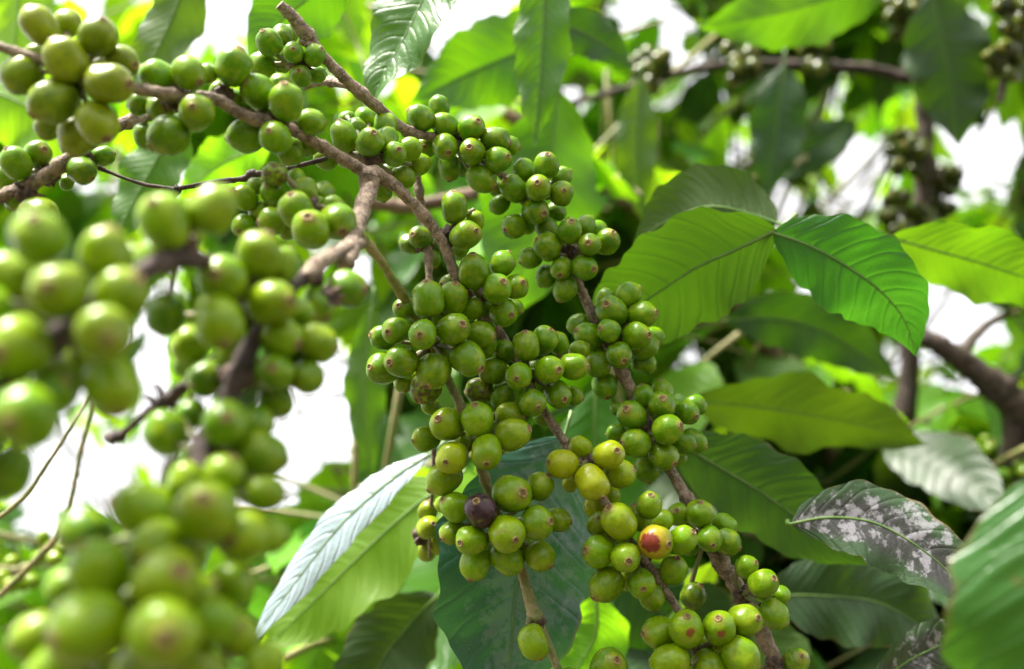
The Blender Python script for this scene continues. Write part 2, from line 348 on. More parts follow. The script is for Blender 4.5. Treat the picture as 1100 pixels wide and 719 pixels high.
def build_cluster(cl):
    rnd = random.Random(hash((round(cl['node'].x, 4), round(cl['node'].z, 4))) & 0xffff)
    root = cl['branch']; nd = cl['node']
    cen = sum(((P(b.x, b.y, b.d)) for b in cl['b']), Vector()) / len(cl['b'])
    for b in cl['b']:
        b.p = P(b.x, b.y, b.d); b.R = b.r * b.d / FPX
        if b.cal:
            ox = (b.cal[0] - b.x) / b.r; oy = (b.cal[1] - b.y) / b.r
            m = math.hypot(ox, oy)
            if m > 0.95: ox *= 0.95 / m; oy *= 0.95 / m; m = 0.95
            b.ax = (RT * ox - UP * oy - FW * math.sqrt(1 - m * m)).normalized()
        else:
            o = (b.p - nd); o = o.normalized() if o.length > 1e-5 else -FW
            b.ax = (o + Vector((rnd.gauss(0, .3), rnd.gauss(0, .3), rnd.gauss(0, .3)))).normalized()
    t = Tube(); nr = 0.0042
    t.blob(nd, nr, 0, rnd.random() * 20, (1.0, 1.0, 1.1))
    for b in cl['b']:
        e = b.p - b.ax * b.R * 1.04
        L = (e - nd).length
        mid = nd.lerp(e, 0.55) + (e - (b.p)).normalized() * min(0.002, L * .3)
        pts = [Vector(q) for q in spline([tuple(nd), tuple(mid), tuple(e)], 5)]
        rr = 0.0009; t.add(pts, [rr * 1.5 - 0.0005 * abs(k - 5) / 5 + (0.0004 if k == len(pts) - 1 else 0) for k in range(len(pts))], 7, 1)
    for k in range(7):     # dried bracts and flower remains on the node
        dr = Vector((rnd.gauss(0, 1), rnd.gauss(0, 1), rnd.gauss(0, 1))).normalized()
        p0 = nd + dr * nr * 0.7; L = rnd.uniform(0.002, 0.005)
        side = dr.orthogonal().normalized() * 0.0012
        t.add([p0, p0 + dr * L * 0.5 + side * .3, p0 + dr * L + side], [0.0013, 0.0009, 0.00015], 5, 0, 0.5, k)
    co = t.build('berry_cluster', [NODE, PED], root, nd, nd - root.location)
    for b in cl['b']:
        me = BERRY[rnd.randrange(len(BERRY))]
        o = bpy.data.objects.new('berry', me); C.objects.link(o); o.parent = co
        o.location = b.p - nd
        q = b.ax.to_track_quat('Z', 'Y'); spin = rnd.uniform(0, 6.28)
        if b.kind in ('ripening', 'spot'):
            # turn the marked cheek towards the open side
            best = None
            loc = Vector((-0.88, 0.1, 0.38)) if b.kind == 'ripening' else Vector((0.5, -0.62, 0.62))
            for s in range(24):
                qq = q @ Quaternion((0, 0, 1), s * math.pi / 12); dvec = qq @ loc
                sc = dvec.dot(-FW) + (1.8 * dvec.dot(-RT) if b.kind == 'ripening' else 0.7 * dvec.dot(-UP))
                if best is None or sc > best[0]: best = (sc, s * math.pi / 12)
            spin = best[1]
        o.rotation_mode = 'QUATERNION'; o.rotation_quaternion = q @ Quaternion((0, 0, 1), spin)
        s = b.R / 1.05; o.scale = (s, s, s * rnd.uniform(0.95, 1.05))
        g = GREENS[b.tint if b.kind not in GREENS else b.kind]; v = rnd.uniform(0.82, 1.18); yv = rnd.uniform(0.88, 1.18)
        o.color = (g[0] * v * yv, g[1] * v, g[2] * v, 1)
        sp = {'ripening': (BMR, 'ripening berry with yellow skin and a dark red patch'), 'purple': (BMP, 'dark purple shrivelling berry'),
              'spot': (BMS, 'green berry with a rust red spot'), 'brown': (BMB, 'browned green berry')}.get(b.kind)
        if sp:
            o.material_slots[0].link = 'OBJECT'; o.material_slots[0].material = sp[0]; o['label'] = sp[1]
def branch(name, pts, label, cat='branch', mats=None, mi_fn=None, lump=0.34, seg=14, group=None, knots=0.0, step=10, stem='stem', extra=()):
    """pts (x,y,d,radius_px)"""
    p3 = [P(x, y, d) for x, y, d, r in pts]
    root = empty(name, p3[0]); tag(root, label, cat, group)
    t = Tube()
    for pl in [pts] + list(extra):
        p3 = [P(x, y, d) for x, y, d, r in pl]
        dat = [(*p, r * d / FPX) for p, (x, y, d, r) in zip(p3, pl)]
        sp = spline(dat, step); V = [Vector(q[:3]) for q in sp]
        rad = []; acc = 0
        for i, q in enumerate(sp):
            if i: acc += (V[i] - V[i - 1]).length
            k = math.exp(-((acc * 1 % 0.034) - 0.017) ** 2 / (2 * 0.0022 ** 2))
            rad.append(max(q[3] * .88, 0.0002) * (1 + knots * k))
        t.add(V, rad, seg, 0, lump, random.random() * 30)
    t.build(stem, mats or [BARK], root, p3[0] * 0 + root.location, Vector((0, 0, 0)))
    return root

# ------------------------------------------------------------------ leaves
def wprof(v, kind=0):
    # coffee leaf outline: elliptic, wedge base, drip tip
    a = math.sin(math.pi * min(1, v ** 0.82)) ** 0.85 if v < 1 else 0
    tip = 1.0
    if v > 0.80: tip = 0.55 + 0.45 * ((1 - v) / 0.2) ** 0.8 if v < 1 else 0
    return max(a * tip, 0.0)
def leaf_geo(V, F, UV, VAR, pts, hw, nrm_hint, tilt, fold, wave, nv, nu, rnd, curl=0.0, var=None):
    n = len(pts) - 1; base = len(V); ph = rnd.random() * 6; ph2 = rnd.random() * 6; fr = rnd.uniform(3.2, 5.0)
    var = rnd.random() if var is None else var
    L = sum((pts[i + 1] - pts[i]).length for i in range(n))
    for i in range(nv + 1):
        v = i / nv; x = v * n; k = min(int(x), n - 1); c = pts[k].lerp(pts[k + 1], x - k)
        t = (pts[k + 1] - pts[k]).normalized()
        if k + 2 <= n and n > 3:
            t2 = (pts[min(k + 2, n)] - pts[k + 1]).normalized(); t = t.lerp(t2, x - k).normalized()
        nn = (nrm_hint - t * nrm_hint.dot(t))
        nn = nn.normalized() if nn.length > 1e-4 else t.orthogonal().normalized()
        nn = Quaternion(t, tilt) @ nn; s = t.cross(nn)
        wv = hw * wprof(v)
        for j in range(nu + 1):
            u = -1 + 2 * j / nu; a = abs(u)
            und = wave * hw * (a ** 1.6) * math.sin(v * fr * 2 * math.pi / 1.6 + (ph if u > 0 else ph2)) * (0.4 + 0.6 * math.sin(math.pi * v))
            phs = 10 * (v - 0.15 * a ** 1.35) + (0.35 if u > 0 else 0)
            q = 0.014 * hw * math.cos(2 * math.pi * phs) * math.sin(math.pi * min(1, a * 1.05)) * min(1, wv / hw * 1.5)
            h = fold * wv * a + und + q - curl * wv * a * a
            ed = 1 + 0.045 * math.sin(v * 29 + (2 if u > 0 else 0)) * a + 0.03 * math.sin(v * 57 + ph) * a
            V.append(c + s * (u * wv * ed * math.sqrt(max(0.1, 1 - (fold - curl * a) ** 2 * .5))) + nn * h); UV.append((j / nu, v)); VAR.append(var)
    for i in range(nv):
        for j in range(nu):
            a = base + i * (nu + 1) + j; F.append((a, a + 1, a + nu + 2, a + nu + 1))
def leaf_mesh(name, V, F, UV, VAR, mats, origin, MI=None):
    me = bpy.data.meshes.new(name); me.from_pydata([tuple(v - origin) for v in V], [], F)
    ul = me.uv_layers.new(name='UVMap'); idx = [l.vertex_index for l in me.loops]
    flat = [];
    for i in idx: flat += UV[i]
    ul.data.foreach_set('uv', flat)
    at = me.attributes.new('leafvar', 'FLOAT', 'POINT'); at.data.foreach_set('value', VAR)
    for m in mats: me.materials.append(m)
    if MI: me.polygons.foreach_set('material_index', MI)
    smooth(me); return me
def hero_leaf(label, pts, hw, mat, tilt=0, fold=0.25, wave=0.15, under=False, curl=0.15, seed=0, pet=None, pl=0.012, name='coffee_leaf', var=None, hint=None):
    """pts (x,y,d) base to tip; hw = half width px at mean depth"""
    rnd = random.Random(seed + 100)
    dm = sum(p[2] for p in pts) / len(pts); W = hw * dm / FPX / math.cos(tilt)
    sp = [Vector(q) for q in spline([tuple(P(*p)) for p in pts], 8)]
    n = -FW if hint is None else hint
    o0 = sp[0]; root = empty(name, o0); tag(root, label, 'leaf', 'large coffee leaves around the fruiting branches')
    V, F, UV, VAR = [], [], [], []
    # even spacing along the midrib
    acc = [0];
    for i in range(len(sp) - 1): acc.append(acc[-1] + (sp[i + 1] - sp[i]).length)
    L = acc[-1]; m = 24; ev = []
    for k in range(m + 1):
        d = L * k / m; i = 0
        while i < len(acc) - 2 and acc[i + 1] < d: i += 1
        ev.append(sp[i].lerp(sp[i + 1], (d - acc[i]) / max(1e-9, acc[i + 1] - acc[i])))
    hintn = n if not under else -n
    leaf_geo(V, F, UV, VAR, ev, W, hintn, tilt, fold, wave, 96, 22, rnd, curl, var)
    me = leaf_mesh('blade', V, F, UV, VAR, [mat], o0); mesh_obj('blade', me, root, Vector((0, 0, 0)))
    # midrib and petiole as one tapering rib
    t = Tube(); back = (ev[0] - ev[1]).normalized()
    ribn = []
    for k, p in enumerate(ev[:-1]):
        ribn.append(p)
    sidep = P(*pet) if pet else ev[0] + back * pl + UP * 0.003
    pp = [sidep, sidep.lerp(ev[0], 0.5) + back * 0.001] + ribn
    rr = [0.0012, 0.0010] + [0.0008 * (1 - 0.85 * k / len(ribn)) for k in range(len(ribn))]
    t.add(pp, rr, 8, 0)
    t.build('midrib', [PETM], root, o0, Vector((0, 0, 0)))
    return root
PETM = simple_noise_mat('leaf_rib', (0.07, 0.15, 0.025), (0.11, 0.19, 0.04), 90, 0.5, 0.2, 0.0005)

# ------------------------------------------------------------------ setting: ground
def ground():
    bm = bmesh.new(); n = 60; R = 600
    vs = {}
    for i in range(n + 1):
        for j in range(n + 1):
            u = (i / n * 2 - 1); v = (j / n * 2 - 1)
            x = math.copysign(abs(u) ** 3, u) * R; y = math.copysign(abs(v) ** 3, v) * R
            vs[i, j] = bm.verts.new((x, y, 0.12 * noise.noise(Vector((x, y, 0)) * 0.25)))
    for i in range(n):
        for j in range(n): bm.faces.new((vs[i, j], vs[i + 1, j], vs[i + 1, j + 1], vs[i, j + 1]))
    me = bpy.data.meshes.new('ground'); bm.to_mesh(me); bm.free()
    m = simple_noise_mat('leaf_litter_soil', (0.05, 0.035, 0.02), (0.10, 0.075, 0.035), 9, 0.95, 1.0, 0.02, c3=(0.06, 0.10, 0.02))
    me.materials.append(m); smooth(me); o = mesh_obj('ground', me); tag(o, kind='structure')
ground()

# ------------------------------------------------------------------ fruiting branches (photo bearings + distance)
left_top = branch('fruiting_branch', [(-60, 30, .365, 6), (0, 50, .365, 6), (48, 66, .367, 6.5), (100, 82, .37, 7), (140, 94, .375, 7.5), (195, 104, .385, 7.5), (232, 107, .395, 8), (262, 124, .40, 7), (310, 138, .41, 7.5), (350, 160, .425, 7), (394, 186, .435, 8)],
    'brown fruiting branch crossing the top left corner, with plump green berry clusters', knots=0.25)
low_left = branch('fruiting_branch', [(-60, 235, .40, 8), (0, 212, .41, 8.5), (40, 195, .41, 9), (85, 163, .415, 7), (130, 134, .42, 7), (165, 124, .43, 5.5), (205, 112, .45, 4), (232, 104, .47, 2)],
    'short mottled branch entering at the left edge below the top left clusters', knots=0.4)
main_stem = branch('fruiting_branch', [(372, 285, .36, 10), (384, 240, .40, 10), (396, 205, .43, 11), (400, 188, .435, 11), (424, 200, .44, 7.5), (455, 232, .447, 6.5), (476, 262, .45, 6.5), (490, 296, .452, 6.5), (512, 330, .462, 5.5), (540, 362, .47, 5), (562, 402, .47, 5), (584, 440, .47, 5), (606, 474, .465, 5.5), (630, 503, .46, 5.5), (650, 540, .455, 5.5), (672, 575, .46, 5.5), (700, 612, .455, 5), (726, 652, .455, 5), (752, 700, .455, 5), (775, 740, .455, 4.5)],
    'grey barked branch forking at upper middle, running down to the berry with a red patch', knots=0.25,
    extra=[[(388, 262, .385, 7), (372, 268, .37, 8), (345, 282, .34, 9), (328, 300, .33, 9)]])
mid_stem = branch('fruiting_branch', [(376, 240, .405, 5.5), (400, 268, .42, 5.5), (430, 313, .445, 5.5), (455, 355, .462, 5.5), (478, 402, .468, 5.5), (500, 448, .466, 5.5), (516, 500, .46, 5.5), (530, 540, .462, 6), (556, 600, .462, 6), (566, 634, .458, 6.5), (575, 662, .455, 8), (584, 682, .455, 5.5), (600, 720, .452, 5.5), (618, 770, .45, 5)],
    'thin olive branch carrying the clusters left of centre, the dark purple berry among them', mats=[BARKG], knots=0.3)
right_stem = branch('fruiting_branch', [(300, 5, .43, 6), (320, 25, .435, 8), (345, 58, .44, 6.5), (372, 86, .445, 7), (405, 115, .455, 7), (440, 142, .475, 6), (480, 150, .485, 5), (520, 172, .49, 5), (556, 205, .495, 5.5), (592, 252, .497, 5.5), (618, 300, .495, 6), (634, 332, .495, 6), (655, 375, .495, 6.5), (674, 412, .49, 7), (700, 462, .49, 6), (722, 508, .485, 6.5), (748, 552, .48, 7), (772, 600, .478, 9), (792, 632, .475, 10), (812, 670, .47, 9), (835, 712, .465, 9), (850, 745, .46, 8)],
    'long brown branch from the top left down along the right side of the berry clusters', knots=0.3,
    extra=[[(328, 92, .47, 5), (350, 88, .462, 5), (378, 92, .45, 5.5)], [(345, 58, .44, 5), (335, 50, .437, 6), (322, 44, .437, 4)]])
thin_stem = branch('thin_stem', [(446, 170, .50, 5), (450, 205, .50, 4.5), (458, 250, .50, 4.5), (461, 300, .49, 4.5), (463, 350, .495, 3.5), (466, 420, .5, 3), (466, 500, .505, 2.5), (462, 560, .51, 2.2), (461, 600, .51, 1.5)],
    'thin vertical stem partly hidden behind the middle clusters', 'stem', knots=0.3)
front_stem = branch('fruiting_branch', [(345, 300, .335, 9), (322, 300, .33, 10), (300, 320, .315, 10), (262, 385, .30, 11), (242, 435, .295, 13), (222, 475, .285, 14), (212, 520, .275, 14), (185, 590, .265, 14), (160, 660, .255, 14), (130, 740, .25, 13)],
    'blurred near branch loaded with berries down the lower left', mats=[BARKD], knots=0.2)
edge_stem = branch('fruiting_branch', [(300, 320, .315, 8), (245, 290, .30, 10), (190, 278, .28, 12), (140, 300, .265, 11), (80, 345, .255, 13), (20, 400, .25, 13), (-60, 455, .245, 13)],
    'very blurred near branch with large berries at the left edge', mats=[BARKD], knots=0.2)
twig = branch('dead_twig', [(107, 180, .43, 4), (120, 186, .43, 2.2), (150, 197, .43, 2.2), (183, 203, .432, 3), (190, 204, .432, 7), (196, 202, .433, 3), (230, 196, .436, 3.2), (262, 192, .44, 4), (270, 187, .44, 6), (278, 187, .44, 4), (305, 182, .445, 3), (345, 172, .45, 3), (380, 160, .46, 3)],
    'dark leafless twig with knobbly joints, crossing below the top left clusters', 'twig', mats=[BARKD], lump=0.35,
    extra=[[(190, 204, .432, 5), (187, 212, .432, 2.5), (186, 216, .43, 1)], [(107, 180, .43, 4), (103, 173, .43, 3), (99, 170, .43, 1)], [(280, 187, .44, 2), (330, 166, .445, 2), (352, 158, .45, 2)]])
twig2 = branch('dead_twig', [(115, 470, .34, 4), (126, 470, .335, 7), (136, 462, .333, 4), (160, 442, .33, 5), (176, 432, .33, 9), (195, 418, .325, 7), (215, 395, .32, 5), (240, 380, .315, 4)],
    'short black broken twig with ragged knots behind the near left berries', 'twig', mats=[BARKD], lump=0.7,
    extra=[[(176, 432, .33, 6), (172, 420, .33, 3), (166, 414, .33, 2)], [(180, 430, .33, 6), (190, 440, .33, 4), (193, 447, .33, 2)], [(170, 434, .33, 5), (160, 428, .33, 3), (154, 426, .33, 1.5)]])
yel_twig = branch('thin_stem', [(125, 330, .64, 2), (105, 420, .62, 2.5), (88, 480, .62, 3), (78, 530, .62, 3), (66, 570, .62, 4), (40, 600, .62, 4), (0, 640, .62, 4)],
    'yellowish upright stem in the white gap at the left', 'stem', mats=[BARKG], extra=[[(110, 400, .57, 1.5), (82, 450, .55, 2), (50, 500, .55, 2.5), (20, 540, .55, 3), (-30, 575, .55, 3)]])

CL = []
def K(br, node, d0, tint, items): CL.append(cluster_records(br, node, d0, tint, items))
K(left_top, (85, 85), .365, 'b', [(43,28,20,0,32,10), (73,25,15,1.3), (105,40,21,.3,115,25), (71,64,24,-.5,58,40), (130,66,19,.3,148,72), (117,90,23,-.6,139,92), (23,81,22,.3), (57,108,24,-.2), (105,132,23,-.3,118,150), (82,147,20,1), (53,135,15,1.8), (98,58,15,1.8), (40,60,14,1.8)])
K(left_top, (188, 105), .385, 'm', [(170,83,18,.2), (202,79,18,-.2,218,92), (222,80,11,1.3), (212,121,20,-.6,213,119), (182,146,23,-.2,164,160), (156,146,13,1.3), (150,112,13,1.3), (171,117,14,1,180,120)])
K(left_top, (240, 103), .40, 'm', [(251,72,20,0,260,52), (236,98,12,1.2), (252,107,11,1.1)])
K(right_stem, (322, 68, .44), .435, 'r', [(289,46,14.5,0,285,37), (303,39,12,1), (315,57,12,-.2,317,56), (338,60,12.5,0,347,55), (282,70,15,1), (323,82,12,.2,324,80), (312,36,9,2), (302,66,12,1.4), (340,80,10,1.5)])
K(left_top, (297, 132), .405, 'm', [(277,99,18.5,0,268,92), (308,110,19,-.5,308,95), (263,114,13,1), (301,90,12,1.2), (283,123,10,1), (296,148,18,-.7,294,145), (264,146,18.5,.6), (334,132,15,1), (312,163,15,1.8), (330,155,13,2)])
K(main_stem, (398, 168, .445), .445, 'm', [(369,147,15,0,366,133), (397,153,15.5,-.5,403,146), (414,151,13.5,.6), (424,166,13.5,.2,430,163), (414,135,13.5,1), (392,127,12,2), (373,130,11,2), (383,138,12,1.6), (350,170,13,1), (440,160,13,1), (433,190,13,2), (450,176,13,2), (410,205,11,2.2), (420,187,13,2), (372,170,11,2), (395,178,12,1.5)])
K(right_stem, (490, 150, .49), .48, 'r', [(452,127,15,0), (472,115,12,1), (478,135,14.5,.2), (478,158,14.5,-.2,482,166), (507,138,14.5,0), (507,163,14.5,-.4,505,161), (532,150,14.5,.2), (535,172,14.5,-.1,545,170), (547,157,11,1.2), (517,192,15.5,.2), (483,180,13,1.2), (457,158,12,1,457,160), (497,178,12,1.8), (520,170,11,2)])
K(right_stem, (572, 212, .495), .485, 'r', [(587,178,14.5,0,588,168), (563,183,13,1), (552,203,15,.2,543,195), (578,202,14.5,-.5,577,199), (603,208,14,0,605,207), (537,220,11,1), (535,203,10,2), (575,227,15,-.3,583,231), (552,243,14.5,.4,543,248), (603,190,11,1.2), (597,228,11,1.8), (565,240,12,2), (588,240,11,2)])
K(right_stem, (612, 270, .495), .485, 'r', [(612,248,14.5,-.2,613,240), (588,247,13,1), (628,243,12,1.2), (588,265,15.5,0,577,257), (633,263,13,-.3,631,262), (652,260,13.5,.6,657,252), (603,288,12.5,0), (628,288,14.5,-.1), (570,277,12.5,.8), (587,297,12,1.2), (607,310,13.5,.5), (640,247,11,2), (609,268,12,1.3)])
K(main_stem, (482, 252, .455), .45, 'm', [(488,223,15.5,0,487,208), (500,253,16,-.3,510,250), (510,237,11,1.2), (493,268,11,1.6)])
K(thin_stem, (455, 262, .50), .495, 'd', [(452,255,13,0), (440,262,11,.8), (464,278,10,.8), (470,262,10,1)])
K(main_stem, (520, 318, .465), .45, 'm', [(509,292,17.5,0,508,276), (540,283,14.5,.8), (534,310,16,-.3,541,303), (554,308,14.5,.7,562,304), (541,336,16,.7,550,339), (516,330,13,1), (552,330,10,2), (524,312,10,2)])
K(mid_stem, (462, 372, .468), .443, 'm', [(460,322,18.5,0,459,304), (486,321,17,.9), (487,308,15,1.6,477,307), (435,332,13,1,430,329), (454,360,16.5,-.9,452.5,360), (487,354,18,-.5,497,349), (425,355,15.5,0,419,357), (412,363,14,1.4), (431,388,18.5,-.4,421,389), (412,396,18,1), (466,399,19.5,-.2,460,414), (502,386,19.5,-.2,516,396), (516,360,15,1), (522,352,13,2), (506,332,12,1), (457,417,18,1.6,450,430,'brown'), (434,410,12,2), (522,372,13,2), (470,340,13,1.4), (444,408,12,2), (480,380,13,1.8)])
K(main_stem, (568, 402, .472), .457, 'm', [(565,372,15.5,0,564,358), (542,377,12.5,1,531,368), (584,366,15,.8), (557,404,15.5,-.6,555,406), (530,399,15,.8,519,397), (540,427,14,.3), (571,432,15.5,-.2,577,436), (590,397,16,-.4,599,397), (600,369,12,1.2,596,356), (616,394,15,.3,630,394), (599,424,15,.3,605,428), (616,425,11,1.2), (622,377,11,2), (515,420,16,1.2,None,None,'brown'), (575,398,12,1.4), (540,400,10,1.8), (583,448,10,1.8)])
K(right_stem, (664, 362, .495), .485, 'r', [(621,349,12,1), (633,361,14.5,.6), (654,356,13,-.5,644,353), (657,335,17,0,650,328), (651,322,12,1.2), (675,317,14,.4), (690,339,15,.2,702,336), (684,361,15.5,-.4,694,360), (691,372,14.5,.8), (665,382,15,-.6,669,388), (642,392,15,.2), (691,390,13,1.2), (650,415,14.5,.8,652,427), (702,362,11,2), (671,350,12,1.6), (640,375,12,1.6)])
K(right_stem, (700, 462, .49), .478, 'r', [(679,447,17,-.2,672,439), (711,436,16,-.4,710,427), (691,426,13,1), (711,422,13,1.5), (738,444,13.5,.6,746,447), (747,436,12,1.6), (717,462,16.5,-.5,729,457), (683,476,16,-.5,668,476), (713,490,16,-.4,722,497), (733,475,14,.7,746,478), (745,474,13,1.6), (663,465,10,1.2), (695,503,15,.8,697,517), (662,439,7,1), (725,448,12,1.8), (700,448,12,1.6), (728,493,9,2)])
K(main_stem, (634, 497, .462), .45, 'y', [(604,499,17,0,589,496), (623,481,13,1.2), (654,489,16.5,-.2,661,483), (636,518,17.5,-.5,644,530), (667,510,16,.8,681,503), (640,543,13,1.4), (655,534,12,1.6), (613,519,9,2)])
K(mid_stem, (505, 470, .468), .447, 'f', [(513,450,18.5,-.2,510,434), (480,456,18.5,.3,472,449), (550,467,19,-.1,568,460), (548,446,15.5,1,563,447), (523,485,17.5,-.6,523,494), (486,492,18,-.3,481,494,'y'), (477,514,18,.6,461,526), (458,471,14,1.2), (463,437,10,2), (500,475,12,1.7), (530,462,10,1.8)])
K(mid_stem, (534, 562, .464), .442, 'f', [(550,531,21,0), (580,523,15.5,.8), (490,545,17.5,.6), (516,549,18.5,-.6,None,None,'purple'), (544,573,20,-.8,552,575), (577,562,19,-.3,591,558), (599,559,14,1.2), (506,581,17,-.3,495,581), (486,572,13.5,.8), (545,600,17.5,.7,560,610), (580,598,17,.5,592,607), (511,606,17.5,.8,506,620), (477,542,10,1.6), (528,590,12,1.6), (560,585,12,1.6)])
K(thin_stem, (452, 575, .515), .505, 'b', [(460,567,13,0), (460,549,11,.6), (470,585,11,1), (459,592,11,1.4)])
K(mid_stem, (576, 668, .455), .448, 'f', [(573,690,17,-.2,580,706)])
K(main_stem, (690, 598, .46), .445, 'f', [(665,561,19.5,-.3,654,546,'y'), (644,564,14,1), (697,543,15,.3), (686,556,14,1), (704,582,19,-.6,716,582,'ripening'), (643,593,18,0,629,589), (672,599,17,-.7,673,599), (651,628,18,.1,639,638), (689,627,16,-.1,689,629), (700,640,15,1,703,654), (723,613,16,.9,726,599), (733,580,15.5,.2), (675,622,12,1.8), (668,582,12,1.8), (712,560,12,1.8)])
K(right_stem, (758, 578, .482), .468, 'm', [(752,552,16,-.2,751,538), (729,553,13,1), (762,579,14.5,-.4,763,583), (781,582,15,.4,793,588), (778,564,13,1,789,571), (745,640,14.5,1.5,752,628,'d'), (742,585,11,1.8)])
K(right_stem, (798, 640, .472), .462, 'm', [(802,609,12.5,.2,810,603), (820,627,16,-.3,829,619), (831,660,16.5,-.2,844,669), (839,639,10,1.2)])
K(main_stem, (752, 698, .455), .44, 'f', [(737,676,19.5,-.3,736,660,'spot'), (709,680,18,.6), (773,675,18,-.2,769,662,'spot'), (800,667,18.5,.2), (796,705,20.5,-.4,813,716), (720,712,21,-.2,None,None), (762,716,19.5,0), (755,690,14,1.6), (780,695,14,1.6)])
K(right_stem, (832, 712, .465), .458, 'd', [(855,711,14.5,.4,858,702), (868,735,13,.8), (845,738,14,.6)])
K(mid_stem, (610, 748, .45), .44, 'r', [(654,716,20,0,660,705), (612,735,17,.2), (634,745,17,.6)])
K(main_stem, (332, 222, .40), .385, 'm', [(333,247,21,-.5,335,237), (363,238,20.5,.1,370,250), (318,225,20,-.1,315,210), (293,238,15.5,1.2), (293,207,14,1.6,290,200), (328,205,14,1.8), (263,213,13,2,256,207), (280,228,12,2), (262,243,13,2,260,250), (347,207,12,2.2), (357,221,12,1.6), (295,187,14,1.5,None,None,'brown'), (318,192,11,2.4), (310,245,13,1.6), (275,200,10,2.5), (340,222,12,2)])
K(edge_stem, (80, 350, .262), .25, 'f', [(42,256,31,0), (10,300,27,.6), (63,313,32,-.6,66,309), (113,273,27,.6), (128,318,29,0), (112,358,32,-.8,127,363,'b'), (20,372,34,-.3), (120,415,30,.6), (60,415,26,1.4), (-18,335,28,.5), (75,365,24,1.8), (90,395,24,1.4), (35,340,24,1.8)])
K(edge_stem, (15, 440, .255), .24, 'r', [(28,447,36,-.6), (8,508,27,.6), (-35,490,30,0), (-30,425,30,.3), (55,425,24,1.6)])
K(edge_stem, (195, 268, .285), .28, 'f', [(177,238,29,-.2,173,222), (228,225,27,-.1), (165,277,21,1), (178,338,22,1.5,None,None,'d'), (204,250,18,1.8), (140,278,20,1.6)])
K(front_stem, (270, 335, .31), .30, 'f', [(240,300,27.5,-.4,240,297), (278,275,25.5,0), (303,285,20,.8), (235,345,28,-.6,245,366), (292,325,25,-.1), (205,372,22,1), (253,377,22,.6), (302,362,22,.4), (178,338,10,2.5), (340,368,21,.6), (265,350,20,1.6), (265,310,20,1.6), (320,335,16,1.6)])
K(front_stem, (255, 405, .30), .30, 'r', [(222,407,21,.4,212,415), (295,400,21.5,.3,297,395), (330,405,19,.9), (297,430,20,1), (202,392,15,1.5), (268,395,16,1.6), (320,385,15,1.6)])
K(front_stem, (350, 322, .335), .335, 'r', [(342,328,20,.1,352,342), (372,310,22,.6,394,312)])
K(front_stem, (222, 480, .285), .285, 'r', [(178,465,25.5,.6), (242,456,27,-.3,250,446), (280,489,27,.2), (275,455,20,1.2), (205,445,16,1.6), (270,522,20,1.2), (210,490,16,1.6)])
K(front_stem, (200, 560, .272), .262, 'f', [(153,547,31,.2), (222,551,34,-.5,228,533), (264,577,28,.0,255,575), (287,575,22,.6), (240,510,22,1.2), (200,518,22,1.2), (285,530,20,1.2), (91,573,27,.9,None,None,'r'), (169,588,31,-.2), (250,628,26,.7), (200,590,22,1.8), (150,580,20,1.8)])
K(front_stem, (165, 655, .258), .245, 'f', [(106,613,32,.2), (178,624,36,-.4), (40,684,28,.6), (95,675,40,-.9), (178,680,40,-.9,190,673), (229,668,27,.6), (255,684,25,.9), (150,722,28,.3), (60,720,30,.3), (215,722,28,.3), (284,711,20,1.2), (140,650,26,1.6), (210,640,24,1.6), (72,630,22,1.2), (110,735,28,1)])
K(low_left, (52, 188, .42), .41, 'm', [(17,175,17,-.2,13,162), (40,165,14.5,.1,51,163), (5,190,13,.8), (20,214,15,.5), (30,180,10,1.6)])
K(low_left, (92, 172, .42), .415, 'r', [(88,183,15.5,-.2), (111,168,11,.8), (72,196,8,1.4), (75,158,10,1.6)])
K(low_left, (30, 208, .41), .40, 'b', [(42,232,20,.2)])
relax()
for c in CL: build_cluster(c)

# ------------------------------------------------------------------ background fruiting branches (silhouette shade comes from the near-black berry tint)
def far_branch(pts, label, nodes, n, rpx, tint, mats=None, seed=0, knots=0.3, extra=()):
    rnd = random.Random(seed)
    br = branch('fruiting_branch', pts, label, mats=mats or [BARKD], knots=knots, extra=extra, group='fruiting branches of the trees behind')
    global ALL
    save = ALL; ALL = []; cls = []
    for (x, y, d) in nodes:
        items = []
        for k in range(n):
            a = rnd.uniform(0, 6.28); q = rpx * 2.3 * math.sqrt(rnd.random())
            items.append((x + q * math.cos(a), y + q * 1.05 * math.sin(a), rpx * rnd.uniform(.85, 1.1), rnd.uniform(-1.6, 1.6)))
        cls.append(cluster_records(br, (x, y, d), d, tint, items))
    relax()
    for c in cls: build_cluster(c)
    ALL = save
    return br
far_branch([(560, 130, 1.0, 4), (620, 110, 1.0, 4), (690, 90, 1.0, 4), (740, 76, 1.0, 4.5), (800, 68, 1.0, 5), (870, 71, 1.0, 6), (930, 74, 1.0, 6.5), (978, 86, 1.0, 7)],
    'thin brown branch running level across the top right with berry clusters coloured dark as silhouettes', [(700, 78, 1.0), (793, 68, 1.0), (876, 60, 1.0)], 15, 9, 'k', seed=3)
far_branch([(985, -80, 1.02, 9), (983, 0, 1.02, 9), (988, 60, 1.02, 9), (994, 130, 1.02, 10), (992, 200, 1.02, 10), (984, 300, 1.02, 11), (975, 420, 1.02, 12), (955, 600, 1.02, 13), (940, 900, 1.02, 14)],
    'dark upright stem at the top right with crowded berries coloured dark as silhouettes', [(968, 15, 1.0), (975, 165, 1.0), (1008, 190, 1.03), (968, 228, 1.0), (1000, 230, 1.02)], 13, 8.5, 'k', seed=5)
